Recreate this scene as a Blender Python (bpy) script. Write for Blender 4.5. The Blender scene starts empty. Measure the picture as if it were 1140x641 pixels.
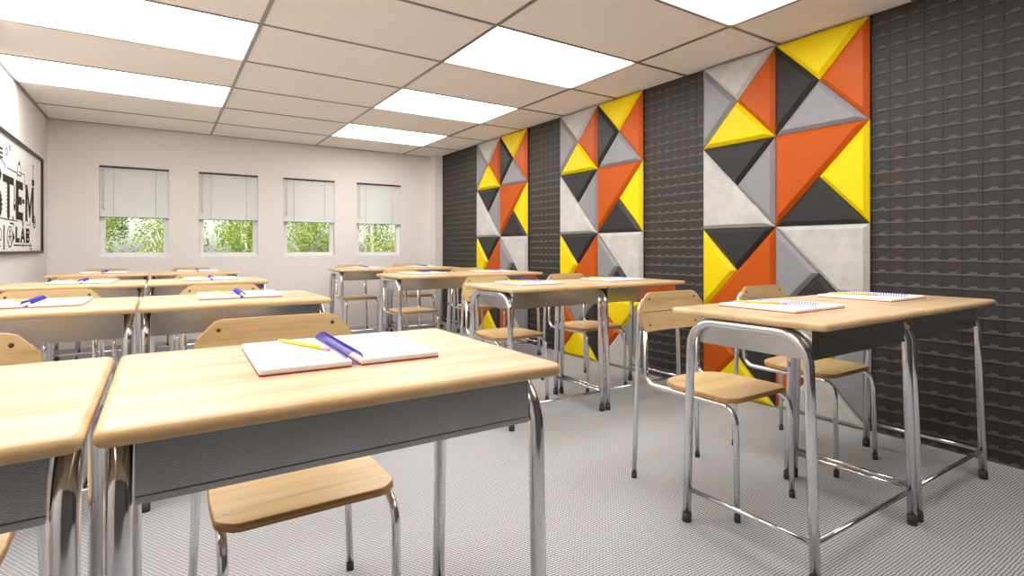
import bpy, math, random
from mathutils import Vector, Matrix, Quaternion
random.seed(7)
PI = math.pi
scene = bpy.context.scene
COL = scene.collection

# ------------------------------------------------------------------ camera
TH = 0.5912
cam_d = bpy.data.cameras.new('camera')
cam_d.sensor_width = 36.0
cam_d.lens = 607.26 / 1140 * 36.0
cam_d.shift_x = (570 - 585.01) / 1140
cam_d.shift_y = (277.22 - 320.5) / 1140
cam_d.clip_start = 0.02
cam = bpy.data.objects.new('camera', cam_d)
cam.location = (0, 0, 1.0)
cam.rotation_euler = (PI / 2, 0, -TH)
COL.objects.link(cam)
scene.camera = cam

# ------------------------------------------------------------------ exposure, world, sun
vs = scene.view_settings
vs.view_transform = 'Standard'
vs.look = 'None'
vs.gamma = 1.0
vs.use_curve_mapping = False
vs.exposure = 0.0
LIGHT_E = 8.8          # ceiling diffuser emission
world = bpy.data.worlds.new('sky')
scene.world = world
world.use_nodes = True
wn = world.node_tree.nodes
bgn = wn['Background']
sky = wn.new('ShaderNodeTexSky')
sky.sky_type = 'NISHITA'
sky.sun_disc = False
sky.sun_elevation = math.radians(48)
sky.sun_rotation = math.radians(200)
sky.air_density = 1.0
sky.dust_density = 1.5
world.node_tree.links.new(sky.outputs[0], bgn.inputs[0])
bgn.inputs[1].default_value = 0.27
sun_d = bpy.data.lights.new('sun', 'SUN')
sun_d.energy = 9.0
sun_d.angle = math.radians(0.6)
sun_d.color = (1.0, 0.96, 0.9)
sun = bpy.data.objects.new('sun', sun_d)
sun.rotation_euler = (math.radians(42), 0, math.radians(-20))
COL.objects.link(sun)

# ------------------------------------------------------------------ dimensions
XL, XR = -0.919, 3.257          # left and right wall
YB, YF = 7.08, -1.0             # window wall, wall behind the camera
ZC = 2.284
GX = [0.4834, 1.6102, 2.7370]   # ceiling bars running in depth
GY0, GDY = 3.433, 0.7375        # ceiling bars running across

# ------------------------------------------------------------------ material helpers
def srgb(r, g, b):
    f = lambda c: (c / 255 / 12.92) if c / 255 <= 0.04045 else ((c / 255 + 0.055) / 1.055) ** 2.4
    return (f(r), f(g), f(b), 1)

def new_mat(name):
    m = bpy.data.materials.new(name)
    m.use_nodes = True
    return m, m.node_tree.nodes, m.node_tree.links, m.node_tree.nodes['Principled BSDF']

def simple(name, col, rough=0.5, metal=0.0, spec=None):
    m, n, l, b = new_mat(name)
    b.inputs['Base Color'].default_value = col
    b.inputs['Roughness'].default_value = rough
    b.inputs['Metallic'].default_value = metal
    if spec is not None:
        b.inputs['Specular IOR Level'].default_value = spec
    return m

def coords(n, l, scale=(1, 1, 1), kind='Object', rot=(0, 0, 0)):
    tc = n.new('ShaderNodeTexCoord')
    mp = n.new('ShaderNodeMapping')
    mp.inputs['Scale'].default_value = scale
    mp.inputs['Rotation'].default_value = rot
    l.new(tc.outputs[kind], mp.inputs[0])
    return mp.outputs[0]

def noise(n, l, vec, scale, detail=2, rough=0.5, dist=0.0):
    t = n.new('ShaderNodeTexNoise')
    t.inputs['Scale'].default_value = scale
    t.inputs['Detail'].default_value = detail
    t.inputs['Roughness'].default_value = rough
    t.inputs['Distortion'].default_value = dist
    l.new(vec, t.inputs['Vector'])
    return t.outputs['Fac']

def ramp(n, l, fac, stops):
    r = n.new('ShaderNodeValToRGB')
    e = r.color_ramp.elements
    while len(e) < len(stops):
        e.new(0.5)
    for i, (p, c) in enumerate(stops):
        e[i].position = p
        e[i].color = c
    l.new(fac, r.inputs[0])
    return r.outputs[0]

def bump(n, l, b, h, strength, dist=0.002):
    bp = n.new('ShaderNodeBump')
    bp.inputs['Strength'].default_value = strength
    bp.inputs['Distance'].default_value = dist
    l.new(h, bp.inputs['Height'])
    l.new(bp.outputs[0], b.inputs['Normal'])

def speckled(name, c0, c1, scale, rough=0.85, bs=0.3, lo=0.35, hi=0.65, bd=0.002):
    m, n, l, b = new_mat(name)
    v = coords(n, l)
    f = noise(n, l, v, scale, 3, 0.6)
    l.new(ramp(n, l, f, [(lo, c0), (hi, c1)]), b.inputs['Base Color'])
    b.inputs['Roughness'].default_value = rough
    bump(n, l, b, f, bs, bd)
    return m

M = {}
M['wall'] = speckled('painted_plaster', srgb(224, 218, 214), srgb(236, 230, 226), 220, 0.8, 0.25)
M['dark_wall'] = speckled('dark_reflection_wall', srgb(66, 64, 63), srgb(76, 74, 73), 220, 0.8, 0.25)  # unseen wall only, dark for its reflection in the steel boxes
M['ceil'] = speckled('ceiling_tile', srgb(228, 220, 213), srgb(252, 245, 239), 260, 0.9, 0.3)
M['grid'] = simple('ceiling_grid_metal', srgb(150, 144, 140), 0.3, 0.85)
M['chrome'] = simple('polished_steel_tube', (0.78, 0.78, 0.80, 1), 0.13, 1.0)
M['rubber'] = simple('dark_rubber', srgb(58, 58, 58), 0.6)
M['screw'] = simple('brown_screw', srgb(112, 84, 62), 0.45, 0.6)
M['rivet'] = simple('pale_rivet', srgb(190, 192, 200), 0.3, 0.6)
M['black'] = simple('black_metal', srgb(32, 31, 31), 0.45)
M['white'] = simple('white_vinyl', srgb(236, 234, 234), 0.45)
M['paper'] = simple('white_paper', srgb(244, 244, 244), 0.7)
M['redcover'] = simple('red_card', srgb(178, 18, 36), 0.4)
M['spiral'] = simple('blue_coil', srgb(44, 44, 176), 0.3)
M['ink'] = simple('black_print', srgb(10, 10, 10), 0.95)
M['redink'] = simple('red_ink', srgb(150, 8, 36), 0.6)
M['poster'] = simple('poster_paper', srgb(232, 230, 228), 0.5)
M['p_yellow'] = simple('yellow_lacquer', srgb(244, 206, 26), 0.35)
M['p_pink'] = simple('pink_eraser', srgb(232, 158, 170), 0.7)
M['p_metal'] = simple('pencil_ferrule', srgb(200, 200, 195), 0.3, 0.9)
M['p_wood'] = simple('sharpened_wood', srgb(226, 188, 140), 0.7)
M['bark'] = simple('pale_bark', srgb(205, 200, 190), 0.9)

def wood(name, a, b_, c_, rough, grain=(1.3, 26, 26)):
    m, n, l, b = new_mat(name)
    info = n.new('ShaderNodeObjectInfo')
    tc = n.new('ShaderNodeTexCoord')
    add = n.new('ShaderNodeVectorMath'); add.operation = 'ADD'
    mul = n.new('ShaderNodeVectorMath'); mul.operation = 'SCALE'
    cmb = n.new('ShaderNodeCombineXYZ')
    for i in range(3): l.new(info.outputs['Random'], cmb.inputs[i])
    l.new(cmb.outputs[0], mul.inputs[0]); mul.inputs['Scale'].default_value = 3.0
    l.new(tc.outputs['Object'], add.inputs[0]); l.new(mul.outputs[0], add.inputs[1])
    mp = n.new('ShaderNodeMapping'); mp.inputs['Scale'].default_value = grain
    l.new(add.outputs[0], mp.inputs[0])
    f1 = noise(n, l, mp.outputs[0], 1.0, 4, 0.55, 0.4)
    mp2 = n.new('ShaderNodeMapping'); mp2.inputs['Scale'].default_value = (2.0, 210, 210)
    l.new(add.outputs[0], mp2.inputs[0])
    f2 = noise(n, l, mp2.outputs[0], 1.0, 2, 0.5)
    mx = n.new('ShaderNodeMath'); mx.operation = 'MULTIPLY_ADD'
    mx.inputs[1].default_value = 0.25
    l.new(f2, mx.inputs[0]); l.new(f1, mx.inputs[2])
    l.new(ramp(n, l, mx.outputs[0], [(0.47, a), (0.60, b_), (0.74, c_)]), b.inputs['Base Color'])
    b.inputs['Roughness'].default_value = rough
    return m
M['top'] = wood('maple_laminate', srgb(192, 158, 114), srgb(208, 180, 142), srgb(216, 192, 158), 0.36, (0.9, 13, 13))
M['ply'] = wood('beech_plywood', srgb(206, 170, 118), srgb(222, 190, 138), srgb(229, 200, 152), 0.34, (1.6, 14, 14))
M['topedge'] = wood('maple_edge', srgb(212, 172, 120), srgb(222, 184, 134), srgb(228, 192, 144), 0.3, (6, 14, 14))
M['plyedge'] = wood('plywood_edge', srgb(170, 118, 66), srgb(188, 138, 84), srgb(200, 150, 96), 0.5, (2, 60, 160))

def metal_sheet():
    m, n, l, b = new_mat('brushed_sheet_steel')
    v = coords(n, l)
    f = noise(n, l, v, 700, 2, 0.6)
    f2 = noise(n, l, v, 9, 2, 0.5)
    l.new(ramp(n, l, f2, [(0.3, (0.60, 0.60, 0.605, 1)), (0.7, (0.70, 0.70, 0.705, 1))]), b.inputs['Base Color'])
    b.inputs['Metallic'].default_value = 1.0
    b.inputs['Roughness'].default_value = 0.2
    bump(n, l, b, f, 0.25, 0.0006)
    return m
M['sheet'] = metal_sheet()

def carpet():
    m, n, l, b = new_mat('ribbed_grey_carpet')
    tc = n.new('ShaderNodeTexCoord')
    # wobble then ribs across the room, about one centimetre apart, broken into short stitches
    sep = n.new('ShaderNodeSeparateXYZ'); l.new(tc.outputs['Object'], sep.inputs[0])
    def mth(op, a, b2=None, c=None):
        q = n.new('ShaderNodeMath'); q.operation = op
        for i, x in enumerate((a, b2, c)):
            if x is None: continue
            if isinstance(x, (int, float)): q.inputs[i].default_value = x
            else: l.new(x, q.inputs[i])
        return q.outputs[0]
    wob = noise(n, l, tc.outputs['Object'], 30, 2)
    yy = mth('MULTIPLY_ADD', wob, 0.006, sep.outputs[1])
    rib = mth('SINE', mth('MULTIPLY', yy, 2 * PI / 0.0097))
    row = mth('FLOOR', mth('MULTIPLY', yy, 1 / 0.0097))
    ph = mth('MULTIPLY', row, 2.4)
    xx = mth('ADD', mth('MULTIPLY', sep.outputs[0], 2 * PI / 0.014), ph)
    st = mth('SINE', xx)
    fine = noise(n, l, tc.outputs['Object'], 330, 3, 0.7)
    h = mth('ADD', mth('MULTIPLY_ADD', rib, 0.20, 0.5), mth('MULTIPLY', st, 0.10))
    h = mth('ADD', h, mth('MULTIPLY_ADD', fine, 1.1, -0.55))
    l.new(ramp(n, l, h, [(0.14, srgb(56, 56, 58)), (0.48, srgb(166, 166, 167)), (0.84, srgb(222, 222, 222))]), b.inputs['Base Color'])
    b.inputs['Roughness'].default_value = 0.95
    b.inputs['Specular IOR Level'].default_value = 0.1
    bump(n, l, b, h, 0.35, 0.002)
    return m
M['carpet'] = carpet()

M['block'] = speckled('charcoal_block', srgb(42, 39, 37), srgb(49, 45, 43), 30, 0.65, 0.05)
M['ledge'] = simple('charcoal_block_ledge', srgb(80, 73, 69), 0.7)
M['joint'] = simple('dark_joint', srgb(30, 28, 28), 0.9)
def tri_mat(name, c, texture=0.0, rough=0.42):
    m, n, l, b = new_mat(name)
    b.inputs['Specular IOR Level'].default_value = 0.22
    v = coords(n, l)
    f = noise(n, l, v, 9, 6, 0.7)
    d = tuple(x * (1 - texture) for x in c[:3]) + (1,)
    l.new(ramp(n, l, f, [(0.35, d), (0.65, c)]), b.inputs['Base Color'])
    b.inputs['Roughness'].default_value = rough
    g = noise(n, l, v, 160, 3, 0.6)
    bump(n, l, b, g, 0.12, 0.001)
    return m
M['t_y'] = tri_mat('yellow_panel', srgb(232, 204, 4), 0.02)
M['t_o'] = tri_mat('orange_panel', srgb(186, 82, 12), 0.03)
M['t_k'] = tri_mat('black_panel', srgb(50, 49, 49), 0.05)
M['t_g'] = tri_mat('grey_panel', srgb(140, 140, 143), 0.03)
M['t_c'] = tri_mat('concrete_panel', srgb(198, 196, 192), 0.2, 0.7)

def emis(name, col, s):
    m = bpy.data.materials.new(name); m.use_nodes = True
    n, l = m.node_tree.nodes, m.node_tree.links
    n.clear()
    e = n.new('ShaderNodeEmission'); o = n.new('ShaderNodeOutputMaterial')
    e.inputs[0].default_value = col; e.inputs[1].default_value = s
    l.new(e.outputs[0], o.inputs[0])
    return m
M['diffuser'] = emis('lit_diffuser', (1.0, 0.975, 0.955, 1), LIGHT_E)

def glass():
    m = bpy.data.materials.new('window_glass'); m.use_nodes = True
    n, l = m.node_tree.nodes, m.node_tree.links
    n.clear()
    t = n.new('ShaderNodeBsdfTransparent'); g = n.new('ShaderNodeBsdfGlossy')
    g.inputs['Roughness'].default_value = 0.02
    mix = n.new('ShaderNodeMixShader'); o = n.new('ShaderNodeOutputMaterial')
    mix.inputs[0].default_value = 0.05
    l.new(t.outputs[0], mix.inputs[1]); l.new(g.outputs[0], mix.inputs[2]); l.new(mix.outputs[0], o.inputs[0])
    return m
M['glass'] = glass()

def slat():
    m, n, l, b = new_mat('blind_slat')
    b.inputs['Base Color'].default_value = srgb(248, 248, 247)
    b.inputs['Roughness'].default_value = 0.5
    tr = n.new('ShaderNodeBsdfTranslucent'); tr.inputs[0].default_value = srgb(248, 248, 247)
    mix = n.new('ShaderNodeMixShader'); mix.inputs[0].default_value = 0.2
    l.new(b.outputs[0], mix.inputs[1]); l.new(tr.outputs[0], mix.inputs[2]); l.new(mix.outputs[0], n['Material Output'].inputs[0])
    return m
M['slat'] = slat()

def leaf(name, c0, c1):
    m, n, l, b = new_mat(name)
    gi = n.new('ShaderNodeTexCoord')
    f = noise(n, l, gi.outputs['Object'], 2.2, 3)
    l.new(ramp(n, l, f, [(0.3, c0), (0.7, c1)]), b.inputs['Base Color'])
    b.inputs['Roughness'].default_value = 0.55
    tr = n.new('ShaderNodeBsdfTranslucent')
    tr.inputs[0].default_value = c1
    mix = n.new('ShaderNodeMixShader'); mix.inputs[0].default_value = 0.35
    out = n['Material Output']
    l.new(b.outputs[0], mix.inputs[1]); l.new(tr.outputs[0], mix.inputs[2]); l.new(mix.outputs[0], out.inputs[0])
    return m
M['leaf_a'] = leaf('bright_leaves', srgb(132, 150, 60), srgb(196, 206, 116))
M['leaf_b'] = leaf('deep_leaves', srgb(70, 104, 44), srgb(132, 160, 70))
M['grass'] = speckled('mown_grass', srgb(110, 135, 60), srgb(160, 178, 92), 14, 0.9, 0.2)

# ------------------------------------------------------------------ mesh helpers
class MB:
    """collects vertices and faces for ONE mesh"""
    def __init__(self):
        self.v = []; self.f = []; self.mi = []; self.sm = []
    def add(self, vs_, fs, mi=0, smooth=False):
        o = len(self.v)
        self.v += [tuple(p) for p in vs_]
        for f in fs:
            self.f.append(tuple(o + i for i in f)); self.mi.append(mi); self.sm.append(smooth)
    def box(self, x0, x1, y0, y1, z0, z1, mi=0):
        v = [(x0,y0,z0),(x1,y0,z0),(x1,y1,z0),(x0,y1,z0),(x0,y0,z1),(x1,y0,z1),(x1,y1,z1),(x0,y1,z1)]
        self.add(v, [(0,3,2,1),(4,5,6,7),(0,1,5,4),(1,2,6,5),(2,3,7,6),(3,0,4,7)], mi)
        return self
    def tube(self, pts, r, seg=12, closed=False, caps=True, mi=0):
        pts = [Vector(p) for p in pts]
        n = len(pts); tang = []
        for i in range(n):
            if closed: t = pts[(i+1) % n] - pts[i-1]
            elif i == 0: t = pts[1] - pts[0]
            elif i == n-1: t = pts[-1] - pts[-2]
            else: t = (pts[i+1]-pts[i]).normalized() + (pts[i]-pts[i-1]).normalized()
            tang.append(t.normalized())
        up = Vector((0,0,1)) if abs(tang[0].z) < 0.9 else Vector((1,0,0))
        nrm = (up - tang[0]*up.dot(tang[0])).normalized()
        rr = r if isinstance(r, (list, tuple)) else [r]*n
        vs_ = []
        for i in range(n):
            if i:
                q = tang[i-1].rotation_difference(tang[i]); nrm = q @ nrm
                nrm = (nrm - tang[i]*nrm.dot(tang[i])).normalized()
            bn = tang[i].cross(nrm)
            for k in range(seg):
                a = 2*PI*k/seg
                vs_.append(pts[i] + (nrm*math.cos(a) + bn*math.sin(a))*rr[i])
        fs = []
        m = n if closed else n-1
        for i in range(m):
            j = (i+1) % n
            for k in range(seg):
                k2 = (k+1) % seg
                fs.append((i*seg+k, i*seg+k2, j*seg+k2, j*seg+k))
        self.add(vs_, fs, mi, True)
        if caps and not closed:
            o = len(self.v) - len(vs_)
            self.f.append(tuple(o+k for k in reversed(range(seg)))); self.mi.append(mi); self.sm.append(False)
            self.f.append(tuple(o+(n-1)*seg+k for k in range(seg))); self.mi.append(mi); self.sm.append(False)
        return self
    def plate(self, outline, z0, z1, bevel=0.0, prof=3, mi=0, edge_mi=None, to=None):
        """outline CCW (x,y); solid between z0 and z1 with rounded edges"""
        n = len(outline); rings = []
        if bevel > 0:
            for k in range(prof+1):
                a = -PI/2 + PI/2*k/prof
                rings.append((bevel*(1-math.cos(a)), z0+bevel+bevel*math.sin(a)))
            for k in range(prof+1):
                a = PI/2*k/prof
                rings.append((bevel*(1-math.cos(a)), z1-bevel+bevel*math.sin(a)))
        else:
            rings = [(0, z0), (0, z1)]
        def inset(d):
            out = []
            for i in range(n):
                p0 = Vector(outline[i-1]); p1 = Vector(outline[i]); p2 = Vector(outline[(i+1) % n])
                e1 = (p1-p0).normalized(); e2 = (p2-p1).normalized()
                n1 = Vector((-e1.y, e1.x)); n2 = Vector((-e2.y, e2.x))
                b = (n1+n2); b.normalize()
                c = max(0.35, b.dot(n1))
                out.append(p1 + b*(d/c))
            return out
        vs_ = []
        for d, z in rings:
            for p in inset(d): vs_.append((p.x, p.y, z))
        if to: vs_ = [to(p) for p in vs_]
        fs = []
        em = mi if edge_mi is None else edge_mi
        for i in range(len(rings)-1):
            for k in range(n):
                k2 = (k+1) % n
                fs.append((i*n+k, i*n+k2, (i+1)*n+k2, (i+1)*n+k))
        self.add(vs_, fs, em, bevel > 0)
        o = len(self.v)-len(vs_)
        self.f.append(tuple(o+k for k in reversed(range(n)))); self.mi.append(mi); self.sm.append(False)
        self.f.append(tuple(o+(len(rings)-1)*n+k for k in range(n))); self.mi.append(mi); self.sm.append(False)
        return self
    def build(self, name, mats, parent=None, loc=None):
        me = bpy.data.meshes.new(name)
        me.from_pydata(self.v, [], self.f)
        for m in (mats if isinstance(mats, (list, tuple)) else [mats]): me.materials.append(m)
        me.polygons.foreach_set('material_index', self.mi)
        me.polygons.foreach_set('use_smooth', self.sm)
        me.update()
        o = bpy.data.objects.new(name, me)
        COL.objects.link(o)
        if parent: o.parent = parent
        if loc: o.location = loc
        return o

def fillet(pts, r, seg=6):
    """polyline with every inner corner rounded; r may be a list"""
    pts = [Vector(p) for p in pts]; out = [pts[0]]
    rs = r if isinstance(r, (list, tuple)) else [r]*(len(pts)-2)
    for i in range(1, len(pts)-1):
        a = (pts[i-1]-pts[i]).normalized(); b = (pts[i+1]-pts[i]).normalized()
        ang = a.angle(b); rr = rs[i-1]
        if rr <= 0 or ang > PI-0.02: out.append(pts[i]); continue
        t = rr/math.tan(ang/2)
        c = pts[i] + (a+b).normalized()*(rr/math.sin(ang/2))
        p0 = pts[i]+a*t; p1 = pts[i]+b*t
        v0 = (p0-c); v1 = (p1-c); ax = v0.cross(v1).normalized(); tot = v0.angle(v1)
        for k in range(seg+1):
            out.append(c + Quaternion(ax, tot*k/seg) @ v0)
    out.append(pts[-1])
    return out

def round_rect(x0, x1, y0, y1, r, seg=6):
    out = []
    for cx, cy, a0 in ((x1-r, y0+r, -PI/2), (x1-r, y1-r, 0), (x0+r, y1-r, PI/2), (x0+r, y0+r, PI)):
        for k in range(seg+1):
            a = a0+PI/2*k/seg
            out.append((cx+r*math.cos(a), cy+r*math.sin(a)))
    return out

def tag(o, label, cat, group=None, kind=None):
    if label: o['label'] = label
    if cat: o['category'] = cat
    if group: o['group'] = group
    if kind: o['kind'] = kind
    return o
def struct(o, label=None):
    o['kind'] = 'structure'
    if label: o['label'] = label
    return o
def empty(name, loc=(0,0,0), rz=0):
    o = bpy.data.objects.new(name, None); COL.objects.link(o)
    o.empty_display_size = 0.1
    o.location = loc; o.rotation_euler = (0,0,rz)
    return o
def copy_tree(o, parent=None):
    c = o.copy(); COL.objects.link(c); c.parent = parent
    for ch in list(KIDS.get(o.name, [])):
        copy_tree(ch, c)
    return c
KIDS = {}
def index_kids():
    KIDS.clear()
    for o in list(bpy.data.objects):
        if o.parent: KIDS.setdefault(o.parent.name, []).append(o)

# ------------------------------------------------------------------ room shell
struct(MB().box(XL-0.15, XR+0.15, YF-0.15, YB+0.15, -0.12, 0).build('floor', M['carpet']), 'grey ribbed carpet floor')
struct(MB().box(XL-0.15, XR+0.15, YF-0.15, YB+0.15, ZC+0.02, ZC+0.2).build('ceiling', M['ceil']), 'beige tiled suspended ceiling')
struct(MB().box(XL-0.15, XL, YF, YB, 0, ZC+0.02).build('wall_left', M['wall']), 'pale plaster wall with the poster')
struct(MB().box(XL, XR, YF-0.15, YF, 0, ZC+0.02).build('wall_front', M['dark_wall']))  # unseen wall, set close and darkened so the book boxes reflect dark

WX = [-0.512 + 0.877*i for i in range(4)]; WW = 0.600; WZ0, WZ1 = 0.917, 1.862
w = MB()
w.box(XL-0.15, XR+0.15, YB, YB+0.14, 0, WZ0); w.box(XL-0.15, XR+0.15, YB, YB+0.14, WZ1, ZC+0.02)
edges = [XL-0.15] + [e for x in WX for e in (x, x+WW)] + [XR+0.15]
for i in range(0, len(edges), 2):
    w.box(edges[i], edges[i+1], YB, YB+0.14, WZ0, WZ1)
struct(w.build('wall_back', M['wall']), 'pale plaster wall with four windows')
struct(MB().box(3.14, XR, 6.90, YB, 0, ZC+0.02).build('trim_1', M['wall']), 'pale boxed-out wall corner beside the dark wall')

# right wall: charcoal blocks, each with a low stepped ledge
CW, CH = 0.0793, 0.0674
w = MB()
w.box(XR, XR+0.15, YF, 6.90, 0, ZC+0.02, 2)
j0 = int((YF-0.941)/CW)-1
zline = 1.408
k0 = -int(zline/CH)-1
for jj in range(j0, int((6.9-0.941)/CW)+1):
    ya = 0.941+jj*CW+0.0007; yb_ = 0.941+(jj+1)*CW-0.0007
    ya = max(ya, YF); yb_ = min(yb_, 6.90)
    if yb_-ya < 0.005: continue
    for kk in range(k0, 20):
        za = max(0.0, zline+kk*CH+0.0006); zb = min(ZC+0.02, zline+(kk+1)*CH-0.0006)
        if zb-za < 0.012: continue
        xf = XR-0.006
        w.add([(xf,ya,za),(xf,yb_,za),(xf,yb_,zb),(xf,ya,zb),(XR,ya,za),(XR,yb_,za),(XR,yb_,zb),(XR,ya,zb)],
              [(0,3,2,1),(0,1,5,4),(1,2,6,5),(2,3,7,6),(3,0,4,7)], 0)
        if zb-za < 0.045: continue
        W = yb_-ya; m = (ya+yb_)/2
        h0, h1 = 0.0085, 0.021
        prof = [(ya,h0),(m-0.27*W,h0+0.001),(m-0.17*W,h1),(m+0.12*W,h1),(m+0.24*W,h0+0.001),(yb_,h0)]
        xo = xf-0.003
        bot = [(xo, y, za+0.0005) for y, h in prof]
        mid = [(xo+0.0015, y, za+h*0.75) for y, h in prof]
        top = [(xf+0.0003, y, za+h) for y, h in prof]
        n6 = len(prof)
        back = [(xf+0.0003, y, za+0.0005) for y, h in prof]
        v = bot+mid+top+back
        fs = []
        for q in range(n6-1):
            fs += [(q,q+n6,q+1+n6,q+1),(q+n6,q+2*n6,q+1+2*n6,q+1+n6),(q,q+1,q+1+3*n6,q+3*n6)]
        fs += [(0,3*n6,2*n6,n6),(n6-1,2*n6-1,3*n6-1,4*n6-1)]
        w.add(v, fs, 1)
struct(w.build('wall_right', [M['block'], M['ledge'], M['joint']]), 'charcoal block wall with small ledges')

# ------------------------------------------------------------------ ceiling grid and tiles
gx = [XL] + GX + [XR]
gy = [GY0 + GDY*j for j in range(-8, 5)]
gy = [y for y in gy if YF < y < YB]
ly = [YF] + gy + [YB]
LIT = []
for j in (0, 2, -2, -4): LIT.append((XL, GX[0], j))
for j in (3, 1, -1, -3, -5): LIT.append((GX[1], GX[2], j))
def lit_cell(xa, ya):
    for x0, x1, j in LIT:
        if abs(x0-xa) < 1e-3 and abs(GY0+GDY*j-ya) < 1e-3: return True
    return False
t = MB()
for i in range(len(gx)-1):
    for j in range(len(ly)-1):
        if lit_cell(gx[i], ly[j]): continue
        t.box(gx[i], gx[i+1], ly[j], ly[j+1], ZC+0.004, ZC+0.02)
struct(t.build('ceiling', M['ceil']), 'beige speckled ceiling tiles')
def tbar_x(y, xa, xb, mb, wdt=0.009):
    mb.box(xa, xb, y-wdt, y+wdt, ZC-0.001, ZC+0.004)
def tbar_y(x, ya, yb, mb, wdt=0.010):
    mb.box(x-wdt, x+wdt, ya, yb, ZC-0.002, ZC+0.004)
g = MB()
for x in GX: tbar_y(x, YF, YB, g)
for y in gy:
    for i in range(len(gx)-1): tbar_x(y, gx[i], gx[i+1], g)
g.box(XL, XL+0.018, YF, YB, ZC-0.001, ZC+0.004); g.box(XL, XR, YB-0.016, YB, ZC-0.001, ZC+0.004)
struct(g.build('trim_2', M['grid']), 'grey metal ceiling grid')
left_n = ['second light panel from the window wall in the left ceiling bay', 'first light panel from the window wall in the left ceiling bay']
lab = {(XL,2): 'square-edged lit ceiling panel above the poster, nearest the windows in the left bay',
       (XL,0): 'long bright ceiling panel at the upper left, next one out from the windows',
       (XL,-2): 'lit ceiling panel in the left bay between the nearest and second desk rows',
       (XL,-4): 'lit ceiling panel in the left bay above the nearest desk row',
       (XL,-6): 'lit ceiling panel in the left bay far behind the camera',
       (GX[1],3): 'smallest-looking lit ceiling panel, in the right bay nearest the window wall',
       (GX[1],1): 'lit ceiling panel in the right bay, second from the window wall',
       (GX[1],-1): 'large lit ceiling panel in the right bay, third from the window wall',
       (GX[1],-3): 'lit ceiling panel cut off by the top edge above the nearest colourful wall panel',
       (GX[1],-5): 'lit ceiling panel in the right bay behind the camera'}
for x0, x1, j in LIT:
    y0 = GY0+GDY*j; y1 = y0+GDY
    e = empty('ceiling_light', ((x0+x1)/2, (y0+y1)/2, ZC))
    tag(e, lab[(x0, j)], 'ceiling light', 'ceiling lights')
    hx, hy = (x1-x0)/2, (y1-y0)/2
    xa = -hx+0.018 if x0 == XL else -hx+0.010
    MB().box(xa+0.004, hx-0.012, -hy+0.011, hy-0.011, 0.006, 0.012).build('diffuser', M['diffuser'], e)
    f = MB()
    f.box(xa, hx-0.010, -hy+0.009, -hy+0.013, 0.004, 0.018); f.box(xa, hx-0.010, hy-0.013, hy-0.009, 0.004, 0.018)
    f.box(xa, xa+0.004, -hy+0.013, hy-0.013, 0.004, 0.018); f.box(hx-0.014, hx-0.010, -hy+0.013, hy-0.013, 0.004, 0.018)
    f.build('frame', M['white'], e)

# ------------------------------------------------------------------ windows and blinds
wl = ['leftmost', 'second from the left', 'third from the left', 'rightmost']
for i, x in enumerate(WX):
    e = struct(empty('window_%d' % (i+1), (x+WW/2, YB, WZ0)), 'white framed window, ' + wl[i])
    f = MB(); h = WZ1-WZ0; hw = WW/2; fw = 0.048
    f.box(-hw, -hw+fw, 0.055, 0.10, 0, h); f.box(hw-fw, hw, 0.055, 0.10, 0, h)
    f.box(-hw+fw, hw-fw, 0.055, 0.10, 0, 0.045); f.box(-hw+fw, hw-fw, 0.055, 0.10, h-0.045, h)
    f.build('window_frame', M['white'], e)
    MB().box(-hw, hw, 0.0, 0.055, 0.0, 0.006).build('window_sill', M['white'], e)
    MB().box(-hw+fw, hw-fw, 0.075, 0.079, 0.045, h-0.045).build('pane', M['glass'], e)
    b = empty('window_blind', (x+WW/2, YB+0.012, 1.33))
    tag(b, 'white venetian blind half lowered over the ' + ['leftmost window', 'second window from the left', 'third window from the left', 'rightmost window'][i], 'blind', 'venetian blinds')
    H = WZ1-1.33; bw = hw-0.003
    MB().box(-bw, bw, -0.020, 0.016, H-0.016, H-0.001).build('headrail', M['black'], b)
    s = MB(); ns = 30
    zt = H-0.020; dz = (zt-0.014)/ns
    for k in range(ns):
        z = 0.014+dz*(k+0.5); hh = dz*0.56
        y0, y1 = -0.006, 0.004
        s.add([(-bw,y0,z-hh),(bw,y0,z-hh),(bw,y1,z+hh),(-bw,y1,z+hh),(-bw,y0+0.001,z-hh-0.0004),(bw,y0+0.001,z-hh-0.0004),(bw,y1+0.001,z+hh-0.0004),(-bw,y1+0.001,z+hh-0.0004)],
              [(0,1,2,3),(7,6,5,4),(0,4,5,1),(3,2,6,7)])
    s.build('slats', M['slat'], b)
    r = MB().box(-bw, bw, -0.012, 0.010, 0.004, 0.015); r.build('bottom_rail', M['slat'], b)
    MB().box(-bw, bw, -0.013, 0.011, -0.001, 0.004).build('bottom_rail_cap', M['black'], b)
    for sx in (-0.18, 0.18):
        MB().tube([(sx,-0.009,0.01),(sx,-0.009,H-0.015)], 0.0012, 5).build('ladder_cord', M['grid'], b)
    for sx, L in ((-0.275, 0.42), (-0.262, 0.44)):
        o = MB().tube([(sx,-0.016,H-0.02),(sx,-0.016,H-L)], 0.0010, 5)
        o.tube([(sx,-0.016,H-L),(sx,-0.016,H-L-0.020)], [0.0016,0.0040], 8)
        o.build('pull_cord', M['grid'], b)

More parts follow.
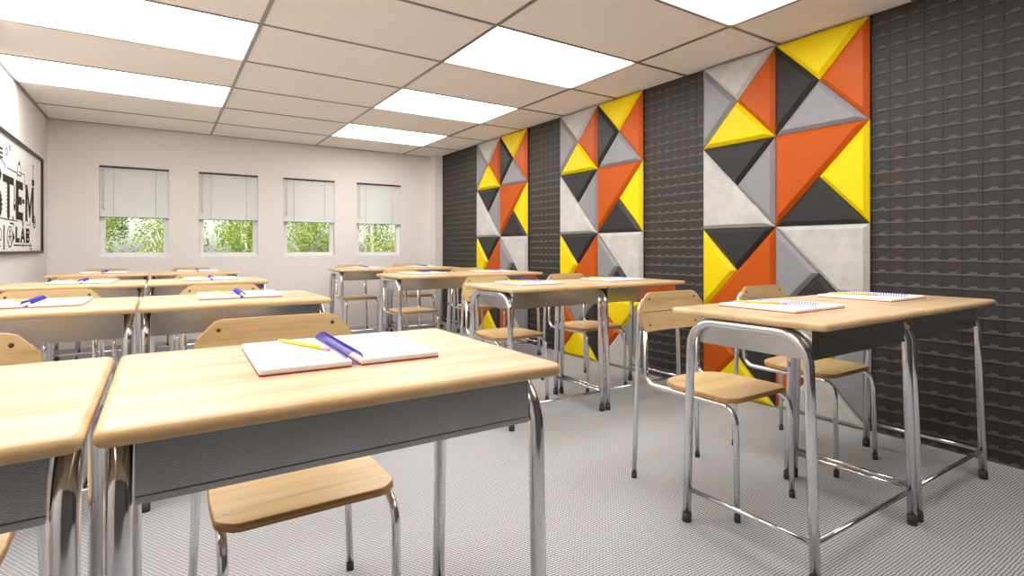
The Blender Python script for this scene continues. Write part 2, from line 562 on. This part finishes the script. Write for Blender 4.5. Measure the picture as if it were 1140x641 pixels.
# ------------------------------------------------------------------ outside
struct(MB().box(-14, 22, YB+0.3, 40, -0.6, -0.5).build('ground', M['grass']), 'green lawn outside the windows')
def tree(x, y, h, rad, kind, label):
    e = tag(empty('tree', (x, y, -0.5)), label, 'tree', 'trees outside the windows')
    t = MB()
    lean = 0.0
    t.tube([(0,0,0),(lean*.3,0,h*.35),(lean,0.05,h*.7),(lean*1.3,0,h)], [0.055,0.042,0.028,0.008], 8)
    br = t
    for k in range(14):
        a = random.uniform(0, 2*PI); z = random.uniform(.25, .8)*h; L = rad*random.uniform(.4,.75)
        br.tube([(lean*z/h,0,z),(lean*z/h+L*.5*math.cos(a),L*.5*math.sin(a),z+.15),(lean*z/h+L*math.cos(a),L*math.sin(a),z+.42)], [0.016,0.011,0.004], 5)
    br.build('trunk', M['bark'], e)
    lf = MB(); vs_=[]; fs=[]
    clumps = [(random.gauss(0,rad*.5), random.gauss(0,rad*.5), random.uniform(.22,1.02)*h, random.uniform(.16,.36)) for _ in range(46)]
    for k in range(9000):
        c = clumps[k % len(clumps)]
        p = Vector((c[0]+random.gauss(0,c[3]*.55), c[1]+random.gauss(0,c[3]*.55), c[2]+random.gauss(0,c[3]*.55)))
        if abs(p.x) > rad or abs(p.y) > rad: continue
        s = random.uniform(.013,.026)
        q = Quaternion((random.gauss(0,1),random.gauss(0,1),random.gauss(0,1),random.gauss(0,1))).normalized()
        o = len(vs_)
        for dx, dy, dz_ in ((-s*1.3,0,0),(0,-s*.6,.15*s),(s*1.3,0,0),(0,s*.6,.15*s)):
            vs_.append(p + q @ Vector((dx,dy,dz_)))
        fs.append((o,o+1,o+2,o+3))
    lf.add(vs_, fs); lf.build('foliage', M['leaf_a' if kind else 'leaf_b'], e)
FT = ['slender light tree at the far left of the leftmost window', 'light tree seen at the right of the leftmost window',
      'light tree seen in the left part of the second window', 'light tree between the second and third windows', 
      'light tree seen in the third window', 'light tree seen in the rightmost window']
BT = ['deeper green tree behind the others beyond the leftmost window', 'deeper green tree behind the others, left of the second window',
      'deeper green tree behind the others beyond the second window', 'deeper green tree behind the others beyond the third window',
      'deeper green tree behind the others, beyond the rightmost window', 'deeper green tree behind the others, farthest right']
tpos = [(-0.95+1.06*k, 10.0, 3.7+0.1*(k % 3), 0.48, 1, FT[k]) for k in range(6)]
tpos += [(-1.0+1.2*k, 11.6, 4.1+0.1*(k % 2), 0.56, 0, BT[k]) for k in range(6)]
for p in tpos: tree(*p)

# ------------------------------------------------------------------ geometric wall panels
U = 0.5695                       # module height
def wall_panel(y_left, y_right, label):
    half = (y_left-y_right)/2
    e = tag(empty('wall_panel', (XR-0.006, (y_left+y_right)/2, 0)), label, 'wall panel', 'geometric wall panels')
    T = [('c',(0,0),(1,0),(.5,.5)),('g',(0,0),(.5,.5),(0,1)),('o',(1,0),(1,1),(.5,.5)),('y',(0,1),(.5,.5),(1,1)),
         ('y',(1,0),(2,0),(1.5,.5)),('k',(1,0),(1.5,.5),(1,1)),('o',(2,0),(2,1),(1.5,.5)),('g',(1,1),(1.5,.5),(2,1)),
         ('k',(0,1),(1,1),(.5,1.5)),('g',(1,1),(1,2),(.5,1.5)),('c',(0,1),(1,2),(0,2)),
         ('o',(1,1),(2,1),(1,2)),('y',(2,1),(2,2),(1.5,1.5)),('k',(1,2),(1.5,1.5),(2,2)),
         ('k',(0,2),(1,2),(.5,2.5)),('y',(0,2),(.5,2.5),(0,3)),('o',(1,2),(1,3),(0,3)),
         ('c',(1,2),(2,2),(2,3)),('g',(1,2),(1.5,2.5),(1,3)),('k',(1,3),(1.5,2.5),(2,3)),
         ('g',(0,3),(1,3),(.5,3.5)),('o',(0,3),(.5,3.5),(0,4)),('k',(1,3),(1,4),(.5,3.5)),('y',(0,4),(.5,3.5),(1,4)),
         ('y',(1,3),(2,3),(1.5,3.5)),('o',(1,3),(1.5,3.5),(1,4)),('g',(2,3),(2,4),(1.5,3.5)),('c',(1,4),(1.5,3.5),(2,4))]
    cn = {'c':'pale concrete','g':'grey','o':'orange','y':'yellow','k':'black'}
    MB().box(-0.012, 0, -half, half, 0.002, 4*U+0.004).build('backing_board', M['joint'], e)
    for t_ in T:
        c = t_[0]
        P = [Vector((half - s*half, 4*U+0.003 - tt*U)) for s, tt in t_[1:]]   # (y, z)
        a = (P[1]-P[0]).cross(P[2]-P[0])
        if a < 0: P = [P[0], P[2], P[1]]
        cen = (P[0]+P[1]+P[2])/3
        per = [(P[2]-P[1]).length, (P[0]-P[2]).length, (P[1]-P[0]).length]
        s_ = sum(per); inc = (P[0]*per[0]+P[1]*per[1]+P[2]*per[2])/s_
        area = abs((P[1]-P[0]).cross(P[2]-P[0]))/2; inr = 2*area/s_
        def ins(d): return [inc+(p-inc)*(1-d/inr) for p in P]
        r0, r1, r2 = ins(0.0006), ins(0.0015), ins(0.026)
        v = [(-0.012, p.x, p.y) for p in r0] + [(-0.020, p.x, p.y) for p in r1] + [(-0.042, p.x, p.y) for p in r2]
        fs = []
        for k in range(2):
            for q in range(3):
                q2 = (q+1) % 3
                fs.append((k*3+q, k*3+q2, (k+1)*3+q2, (k+1)*3+q)[::-1])
        fs.append((6,7,8)[::-1])
        mb = MB(); mb.add(v, fs)
        o = mb.build('triangle_tile', M['t_'+c], e)
        o['label'] = cn[c] + ' bevelled triangle'
wall_panel(2.530, 1.429, 'orange, yellow and grey geometric triangle wall panel nearest the camera')
wall_panel(4.205, 3.118, 'middle geometric triangle panel in orange, yellow and grey between charcoal block strips')
wall_panel(5.872, 4.775, 'farthest geometric triangle panel, closest to the window wall')

# ------------------------------------------------------------------ poster
PY0, PY1, PZ0, PZ1 = 4.45, 6.70, 0.962, 1.832
e = tag(empty('framed_poster', (XL, (PY0+PY1)/2, PZ0)), 'black-framed white poster reading STEM LAB hanging on the left wall', 'poster')
hw = (PY1-PY0)/2; H = PZ1-PZ0; fr = 0.022
f = MB()
f.box(0, 0.028, -hw, hw, 0, fr); f.box(0, 0.028, -hw, hw, H-fr, H)
f.box(0, 0.028, -hw, -hw+fr, fr, H-fr); f.box(0, 0.028, hw-fr, hw, fr, H-fr)
f.build('frame', M['black'], e)
pr = MB().box(0, 0.010, -hw+fr, hw-fr, fr, H-fr).build('print', M['poster'], e)
yc = (PY0+PY1)/2
class Ink(MB):
    def poly(self, pts, th=0.0012):
        pts = [(y-0.08, z) for y, z in pts]
        vs_ = [(0.0102, y-yc, z-PZ0) for y, z in pts] + [(0.0102+th, y-yc, z-PZ0) for y, z in pts]
        n = len(pts)
        self.add(vs_, [tuple(range(n))[::-1], tuple(range(n, 2*n))] + [(k, (k+1) % n, n+(k+1) % n, n+k) for k in range(n)])
    def rect(self, y0, y1, z0, z1): self.poly([(y0,z0),(y1,z0),(y1,z1),(y0,z1)])
    def line(self, pts, wd=0.008):
        for (a, b), (c, d) in zip(pts, pts[1:]):
            L = math.hypot(c-a, d-b)
            if L < 1e-6: continue
            nx, ny = -(d-b)/L*wd/2, (c-a)/L*wd/2
            self.poly([(a-nx,b-ny),(c-nx,d-ny),(c+nx,d+ny),(a+nx,b+ny)])
    def circ(self, y, z, ry, rz, wd=0.008, n=20, a0=0, a1=2*PI):
        self.line([(y+ry*math.cos(a0+(a1-a0)*k/n), z+rz*math.sin(a0+(a1-a0)*k/n)) for k in range(n+1)], wd)
    def disc(self, y, z, ry, rz, n=18):
        self.poly([(y+ry*math.cos(2*PI*k/n), z+rz*math.sin(2*PI*k/n)) for k in range(n)])
def letters(big, y, z, w_, h, st, sh):
    K = Ink()
    if big == 'S':
        K.line([(y+w_*math.cos(a)*.5+w_*.5, z+h*.735+h*.225*math.sin(a)) for a in [math.radians(d) for d in range(20, 272, 14)]], st)
        K.line([(y+w_*math.cos(a)*.5+w_*.5, z+h*.265+h*.225*math.sin(a)) for a in [math.radians(d) for d in range(90, -162, -14)]], st)
    if big == 'T': K.rect(y, y+w_, z+h-sh, z+h); K.rect(y+w_*.5-st/2, y+w_*.5+st/2, z, z+h-sh)
    if big in 'EL':
        K.rect(y, y+st, z, z+h); K.rect(y+st, y+w_, z, z+sh)
        if big == 'E': K.rect(y+st, y+w_, z+h-sh, z+h); K.rect(y+st, y+w_*.8, z+h*.5-sh/2, z+h*.5+sh/2)
    if big == 'M':
        K.rect(y, y+st, z, z+h); K.rect(y+w_-st, y+w_, z, z+h)
        K.poly([(y+st,z+h),(y+st,z+h*.72),(y+w_/2-st*.3,z+h*.12),(y+w_/2+st*.3,z+h*.12),(y+w_/2,z+h*.42)])
        K.poly([(y+w_-st,z+h),(y+w_/2,z+h*.42),(y+w_/2+st*.3,z+h*.12),(y+w_-st,z+h*.72)])
    if big == 'A':
        K.poly([(y,z),(y+st,z),(y+w_*.5+st*.35,z+h),(y+w_*.5-st*.35,z+h)]); K.poly([(y+w_-st,z),(y+w_,z),(y+w_*.5+st*.35,z+h),(y+w_*.5-st*.35,z+h)])
        K.rect(y+w_*.25, y+w_*.75, z+h*.25, z+h*.25+sh)
    if big == 'B':
        K.rect(y, y+st, z, z+h)
        for c, r in ((.74,.26),(.26,.26)):
            K.line([(y+st, z+h*c+h*r-sh/2)]+[(y+w_*.55+(w_*.45-st/2)*math.cos(a), z+h*c+(h*r-sh/2)*math.sin(a)) for a in [math.radians(d) for d in range(90,-91,-15)]]+[(y+st, z+h*c-h*r+sh/2)], sh*1.1)
    o = K.build('letter', M['ink'], pr); o['label'] = 'black letter ' + big
letters('S', 4.90, 1.228, 0.33, 0.325, 0.085, 0.06)
letters('T', 5.28, 1.228, 0.35, 0.302, 0.075, 0.055)
letters('E', 5.70, 1.228, 0.26, 0.302, 0.095, 0.062)
letters('M', 6.06, 1.228, 0.35, 0.302, 0.075, 0.05)
letters('L', 5.69, 1.05, 0.14, 0.12, 0.055, 0.035)
letters('A', 5.86, 1.05, 0.19, 0.12, 0.05, 0.022)
letters('B', 6.08, 1.05, 0.16, 0.12, 0.05, 0.024)
class Sketch:
    def __init__(self): self.k = Ink(); self.n = 0
    def __getattr__(self, a):
        def f(*x):
            k = Ink(); getattr(k, a)(*x)
            k.build('line_drawing', M['ink'], pr)
        return f
    def build(self, *a): pass
D = Sketch()
# thin line drawings around the letters: circuit lines, bulb, plug, pencil, gear, atom, bell, flask
D.line([(4.6,1.60),(5.0,1.66),(5.35,1.60),(5.35,1.57)], .007); D.line([(5.42,1.585),(5.75,1.585),(5.75,1.55)], .007); D.line([(5.80,1.60),(6.02,1.60),(6.02,1.49)], .007)
D.circ(5.82,1.62,.055,.045,.009,14,0,PI); D.line([(5.765,1.62),(5.75,1.575),(5.89,1.575),(5.875,1.62)], .009); D.disc(5.82,1.67,.02,.015)
D.line([(4.6,1.215),(5.75,1.215)], .008); D.line([(5.5,1.19),(5.62,1.19),(5.62,1.17)], .012)
for y in (5.45, 5.6): D.rect(y-.014,y+.014,1.215,1.245)
D.line([(5.46,1.50),(5.46,1.40)], .006); D.circ(5.655,1.335,.03,.035,.008); D.disc(5.655,1.315,.022,.028); D.line([(5.64,1.37),(5.62,1.49)], .007); D.line([(5.67,1.37),(5.66,1.49)], .007)
D.rect(5.93,6.0,1.365,1.40); D.line([(6.0,1.39),(6.03,1.39)], .008); D.line([(6.0,1.375),(6.03,1.375)], .008)
D.rect(6.33,6.43,1.545,1.60); D.line([(6.38,1.60),(6.38,1.72)], .01); D.line([(6.35,1.72),(6.41,1.72)], .008); D.line([(6.35,1.53),(6.43,1.53)], .008)
D.circ(6.43,1.235,.062,.05,.010); D.circ(6.43,1.235,.025,.02,.008); D.line([(6.37,1.235),(6.49,1.235)], .006); D.line([(6.43,1.185),(6.43,1.285)], .006)
D.circ(5.50,1.09,.085,.075,.009); D.line([(5.46,1.04),(5.50,1.12),(5.54,1.04)], .009); D.disc(5.50,1.13,.016,.014); D.line([(5.45,1.09),(5.55,1.09)], .007)
D.poly([(5.60,1.05),(5.66,1.09),(5.60,1.13)])
D.rect(5.30,5.33,.995,1.17); D.line([(5.10,1.15),(5.10,1.02),(5.22,1.02)], .008); D.circ(5.2,1.10,.05,.04,.008)
D.line([(5.63,1.03),(6.30,1.03)], .010); D.line([(6.25,1.015),(6.30,1.03),(6.25,1.045)], .010); D.line([(5.96,1.01),(5.96,1.05)], .008)
D.line([(5.96,1.17),(5.96,1.225),(5.90,1.225)], .007); D.circ(5.96,1.205,.018,.016,.007); D.line([(6.1,1.20),(6.25,1.20),(6.25,1.24)], .006)
D.circ(5.40,1.70,.03,.025,.007); D.circ(5.50,1.74,.02,.017,.007); D.rect(5.12,5.28,1.63,1.645); D.rect(5.12,5.28,1.66,1.675); D.rect(5.12,5.28,1.69,1.705)
for k in range(8): D.line([(5.375,1.27+k*.028),(5.40+(.02 if k % 2 else 0),1.27+k*.028)], .005)
D.circ(4.75,1.40,.12,.10,.010); D.circ(4.75,1.40,.05,.04,.008); D.line([(4.62,1.05),(4.75,1.16),(4.88,1.05),(4.62,1.05)], .009)
D.line([(6.28,1.0),(6.33,1.0)], .007); D.circ(6.30,1.0,.012,.01,.005)
D.build('drawing', M['ink'], pr)

# ------------------------------------------------------------------ desk
DW, DD, DH = 0.706, 0.575, 0.783
def make_desk():
    e = empty('school_desk')
    hx, hy = DW/2, DD/2
    MB().plate(round_rect(-hx, hx, -hy, hy, 0.018, 6), DH-0.024, DH, 0.0105, 4, 0, 1).build('desk_top', [M['top'], M['topedge']], e)
    # book box, open towards the chair
    bx = hx-0.040; y0, y1 = -hy+0.062, -hy+0.475; z0, z1 = DH-0.120, DH-0.025; t_ = 0.003
    b = MB()
    b.box(-bx, bx, y0, y0+t_, z0+0.006, z1)
    b.box(-bx, -bx+t_, y0+t_, y1, z0+0.006, z1); b.box(bx-t_, bx, y0+t_, y1, z0+0.006, z1)
    b.box(-bx+0.001, bx-0.001, y0+0.002, y1, z0, z0+0.006)
    b.build('book_box', M['sheet'], e)
    MB().box(-bx+0.001, bx-0.001, y0-0.003, y0, z0+0.001, z0+0.010).build('box_lip', M['sheet'], e)
    r = 0.0155
    for s in (-1, 1):
        x = s*(hx-0.0225)
        yf_, yr = -hy+0.042, hy-0.058
        zt = DH-0.024-r-0.002
        path = fillet([(x, yf_, 0.0), (x, yf_+0.022, zt), (x, yr-0.022, zt), (x, yr, 0.0)], 0.095, 8)
        u = MB().tube(path, r, 16).build('leg_frame', M['chrome'], e)
        for y in (yf_, yr):
            dy = 0.0012 if y == yf_ else -0.0012
            MB().tube([(x, y, 0.0), (x, y+dy, 0.035)], r+0.0012, 16).build('rubber_foot', M['rubber'], u)
        MB().tube([(x, yf_+0.004, 0.122), (x, yr-0.004, 0.122)], 0.0085, 10).build('side_rail', M['chrome'], e)
    MB().tube([(-hx+0.0225, -hy+0.046, 0.122), (hx-0.0225, -hy+0.046, 0.122)], 0.0085, 10).build('front_rail', M['chrome'], e)
    return e
# ------------------------------------------------------------------ chair (faces -y; origin under the seat)
def make_chair():
    e = empty('school_chair')
    # seat: front at y=0 .. back at y=0.385
    out = [(-0.145,0.0),(0.145,0.0),(0.160,0.004),(0.186,0.030),(0.191,0.045),(0.193,0.15),(0.189,0.25),(0.180,0.30),(0.160,0.338),(0.125,0.366),(0.07,0.382),
           (0,0.386),(-0.07,0.382),(-0.125,0.366),(-0.160,0.338),(-0.180,0.30),(-0.189,0.25),(-0.193,0.15),(-0.191,0.045),(-0.186,0.030),(-0.160,0.004)]
    MB().plate(out, 0.424, 0.443, 0.003, 2, 0, 1).build('seat', [M['ply'], M['plyedge']], e)
    for sx, sy in ((-.166,.062),(.166,.062),(-.15,.30),(.15,.30)):
        MB().tube([(sx,sy,0.4422),(sx,sy,0.4440)], [0.007,0.0055], 12).build('rivet', M['rivet'], e)
    # backrest: plate in x,z, mapped to the y plane with a light curve
    yb = 0.448
    o2 = [(-0.172,0.0),(0.172,0.0),(0.192,0.010),(0.204,0.032),(0.207,0.10),(0.201,0.122),(0.160,0.164),(0.140,0.170),(-0.140,0.170),(-0.160,0.164),(-0.201,0.122),(-0.207,0.10),(-0.204,0.032),(-0.192,0.010)]
    nn = []
    for i, p in enumerate(o2):      # subdivide long edges so the plate can curve
        q = o2[(i+1) % len(o2)]; L = math.hypot(q[0]-p[0], q[1]-p[1]); k = max(1, int(L/0.035))
        for j in range(k): nn.append((p[0]+(q[0]-p[0])*j/k, p[1]+(q[1]-p[1])*j/k))
    to = lambda p: (p[0], yb - p[2] - 0.25*p[0]**2 + 0.010 + 0.06*p[1], 0.638 + p[1])
    def backrest():
        mb = MB(); n = len(nn)
        def ring(d, zz):
            o = []
            for x, z in nn:
                cx, cz = 0.0, 0.085
                L = math.hypot(x-cx, z-cz)
                o.append(to((x-(x-cx)/L*d, z-(z-cz)/L*d, zz)))
            return o
        # columns strips so the face follows the curve
        rings = [ring(0.002, 0.0), ring(0.0, 0.002), ring(0.0, 0.011), ring(0.002, 0.013)]
        vs_ = [p for r_ in rings for p in r_]
        fs = [(i*n+k, (i+1)*n+k, (i+1)*n+(k+1) % n, i*n+(k+1) % n) for i in range(3) for k in range(n)]
        mb.add(vs_, fs, 1, False)
        # front and back faces: inner loop grid by shrinking towards a centre line
        for base, zz, flip in ((3, 0.013, False), (0, 0.0, True)):
            prev = rings[base]; prev_i = [len(mb.v)-4*n+base*n+k for k in range(n)] if base == 3 else None
            loops = []
            for sc in (0.66, 0.33, 0.02):
                loops.append([to((x*1.0 if False else x*(0.25+0.75*sc) if abs(x) > 1e9 else x*1.0, 0.085+(z-0.085)*sc, zz)) for x, z in nn])
            allr = [prev]+loops
            vv = [p for r_ in allr for p in r_]
            ff = []
            for i in range(3):
                for k in range(n):
                    q = (i*n+k, (i+1)*n+k, (i+1)*n+(k+1) % n, i*n+(k+1) % n)
                    ff.append(q if not flip else q[::-1])
            mb.add(vv, ff, 0, False)
        return mb
    backrest().build('backrest', [M['ply'], M['plyedge']], e)
    for sx, sz in ((-.15,.142),(.15,.142),(-.15,.028),(.15,.028)):
        p = to((sx, sz, 0.0125)); q = to((sx, sz, 0.0155))
        MB().tube([p, q], [0.0058,0.0045], 12).build('screw', M['screw'], e)
    r = 0.0105
    xt = 0.186
    back = fillet([(-0.212,0.478,0.0),(-xt,0.470,0.783),(xt,0.470,0.783),(0.212,0.478,0.0)], 0.065, 8)
    bf = MB().tube(back, r, 12).build('back_frame', M['chrome'], e)
    for s in (-1, 1):
        xs = s*0.172
        path = fillet([(xs,0.452,0.70),(xs,0.444,0.4130),(s*0.178,-0.006,0.4130),(s*0.180,-0.014,0.0)], [0.05,0.06], 7)
        sf = MB().tube(path, r, 12).build('leg', M['chrome'], e)
        MB().tube([(s*0.180,-0.014,0.0),(s*0.1799,-0.0136,0.026)], r+0.0012, 12).build('rubber_foot', M['rubber'], sf)
        MB().tube([(s*0.212,0.478,0.0),(s*0.2112,0.4777,0.024)], r+0.0012, 12).build('rubber_foot', M['rubber'], bf)
    MB().tube([(-0.172,0.10,0.4130),(0.172,0.10,0.4130)], 0.008, 8).build('cross_bar', M['chrome'], e)
    MB().tube([(-0.172,0.33,0.4130),(0.172,0.33,0.4130)], 0.008, 8).build('cross_bar', M['chrome'], e)
    return e
# ------------------------------------------------------------------ open spiral notebook, pencil
def make_notebook():
    e = empty('spiral_notebook')
    pw, ph = 0.156, 0.305
    for s, nm in ((-1, 'left'), (1, 'right')):
        x0, x1 = (s*0.008, s*(0.008+pw)) if s > 0 else (s*(0.008+pw), s*0.008)
        MB().plate(round_rect(x0, x1, -ph/2, ph/2, 0.005, 3), 0.0, 0.0022).build('cover', M['redcover'], e)
        pg = MB().plate(round_rect(x0, x1, -ph/2, ph/2, 0.006, 3), 0.0023, 0.0120, 0.0015, 2).build('pages', M['paper'], e)
        if s > 0:
            k = MB()
            def st(pts, wd=0.0022):
                for (a, b), (c, d) in zip(pts, pts[1:]):
                    L = math.hypot(c-a, d-b)
                    nx, ny = -(d-b)/L*wd/2, (c-a)/L*wd/2
                    k.add([(a-nx,b-ny,.0128),(c-nx,d-ny,.0128),(c+nx,d+ny,.0128),(a+nx,b+ny,.0128)], [(0,1,2,3)])
            rx = random.Random(3)
            for row, (ax, ay, nl) in enumerate(((0.062,-0.118,7),(0.088,-0.134,6))):
                for q in range(nl):
                    x = ax+q*0.0105; hh = 0.010 if (q == 0 and row == 0) else 0.0065
                    kind = (q*3+row) % 4
                    if kind == 0: st([(x,ay),(x,ay+hh),(x+.005,ay+hh),(x+.005,ay+hh*.4),(x,ay+hh*.4)])
                    elif kind == 1: st([(x,ay),(x+.0025,ay+hh),(x+.006,ay)])
                    elif kind == 2: st([(x+.006,ay+.001),(x,ay),(x,ay+hh),(x+.006,ay+hh)])
                    else: st([(x,ay),(x,ay+hh)]); st([(x+.005,ay),(x+.005,ay+hh),(x,ay+hh*.5)])
            k.build('handwriting', M['redink'], pg)
    sp = MB(); n = 28
    for i in range(n):
        y = -ph/2+0.016+(ph-0.032)*i/(n-1)
        pts = [(0.0155*math.cos(a), y, 0.0115+0.0145*math.sin(a)) for a in [2*PI*k/14 for k in range(14)]]
        pts = [(x, y_, max(z, 0.0)) for x, y_, z in pts]
        sp.tube(pts, 0.0010, 5, closed=True)
    sp.build('spiral_binding', M['spiral'], e)
    return e
def make_pencil():
    e = empty('pencil')      # lies along x, centre at origin, resting on z=0
    r = 0.0040; z = r
    MB().tube([(-0.072,0,z),(0.078,0,z)], r, 6).build('barrel', M['p_yellow'], e)
    MB().tube([(-0.072,0,z),(-0.089,0,z)], [r*.96,0.0011], 6).build('sharpened_tip', M['p_wood'], e)
    MB().tube([(-0.089,0,z),(-0.095,0,z)], [0.0011,0.0003], 6).build('lead', M['ink'], e)
    MB().tube([(0.078,0,z),(0.091,0,z)], r*1.05, 10).build('ferrule', M['p_metal'], e)
    MB().tube([(0.091,0,z),(0.103,0,z),(0.105,0,z)], [r*.95,r*.95,r*.6], 10).build('eraser', M['p_pink'], e)
    return e

proto = [make_desk(), make_chair(), make_notebook(), make_pencil()]
index_kids()
used = [False]*4
def get(i):
    if not used[i]:
        used[i] = True; return proto[i]
    return copy_tree(proto[i])
DX = [-0.781, -0.067, 1.590, 2.299]         # left edges of the four desk columns
ROWY = [0.820, 2.495, 4.170, 5.845]
rown = ['nearest row', 'second row', 'third row', 'back row']
coln = ['left desk of the left pair', 'right desk of the left pair', 'left desk of the right pair', 'right desk of the right pair']
jit = random.Random(11)
for r in range(4):
    for c in range(4):
        x = DX[c]+DW/2; y = ROWY[r]
        d = get(0); d.location = (x, y+DD/2, 0)
        tag(d, 'maple-topped school desk, %s, %s' % (rown[r], coln[c]), 'desk', 'school desks')
        where = coln[c].replace('desk', 'chair')
        ch = get(1); ch.location = (x+(-0.003), y+0.422, 0)
        tag(ch, 'plywood school chair, %s, %s' % (rown[r], where), 'chair', 'school chairs')
        if r == 0 and c == 0: continue
        ox = -0.008 if c >= 2 else 0.022
        nb = get(2); nx, ny = x+ox, y+0.345
        rz = math.radians(-1.5 if c < 2 else 0.0)
        nb.location = (nx, ny, DH+0.0002); nb.rotation_euler = (0, 0, rz)
        tag(nb, 'open spiral notebook, %s, on %s' % (rown[r], coln[c]), 'notebook', 'open notebooks')
        p = get(3)
        p.location = (nx-0.060, ny+0.058, DH+0.0124); p.rotation_euler = (0, 0, math.radians(-70))
        tag(p, 'yellow pencil on notebook, %s, %s' % (rown[r], coln[c]), 'pencil', 'yellow pencils')
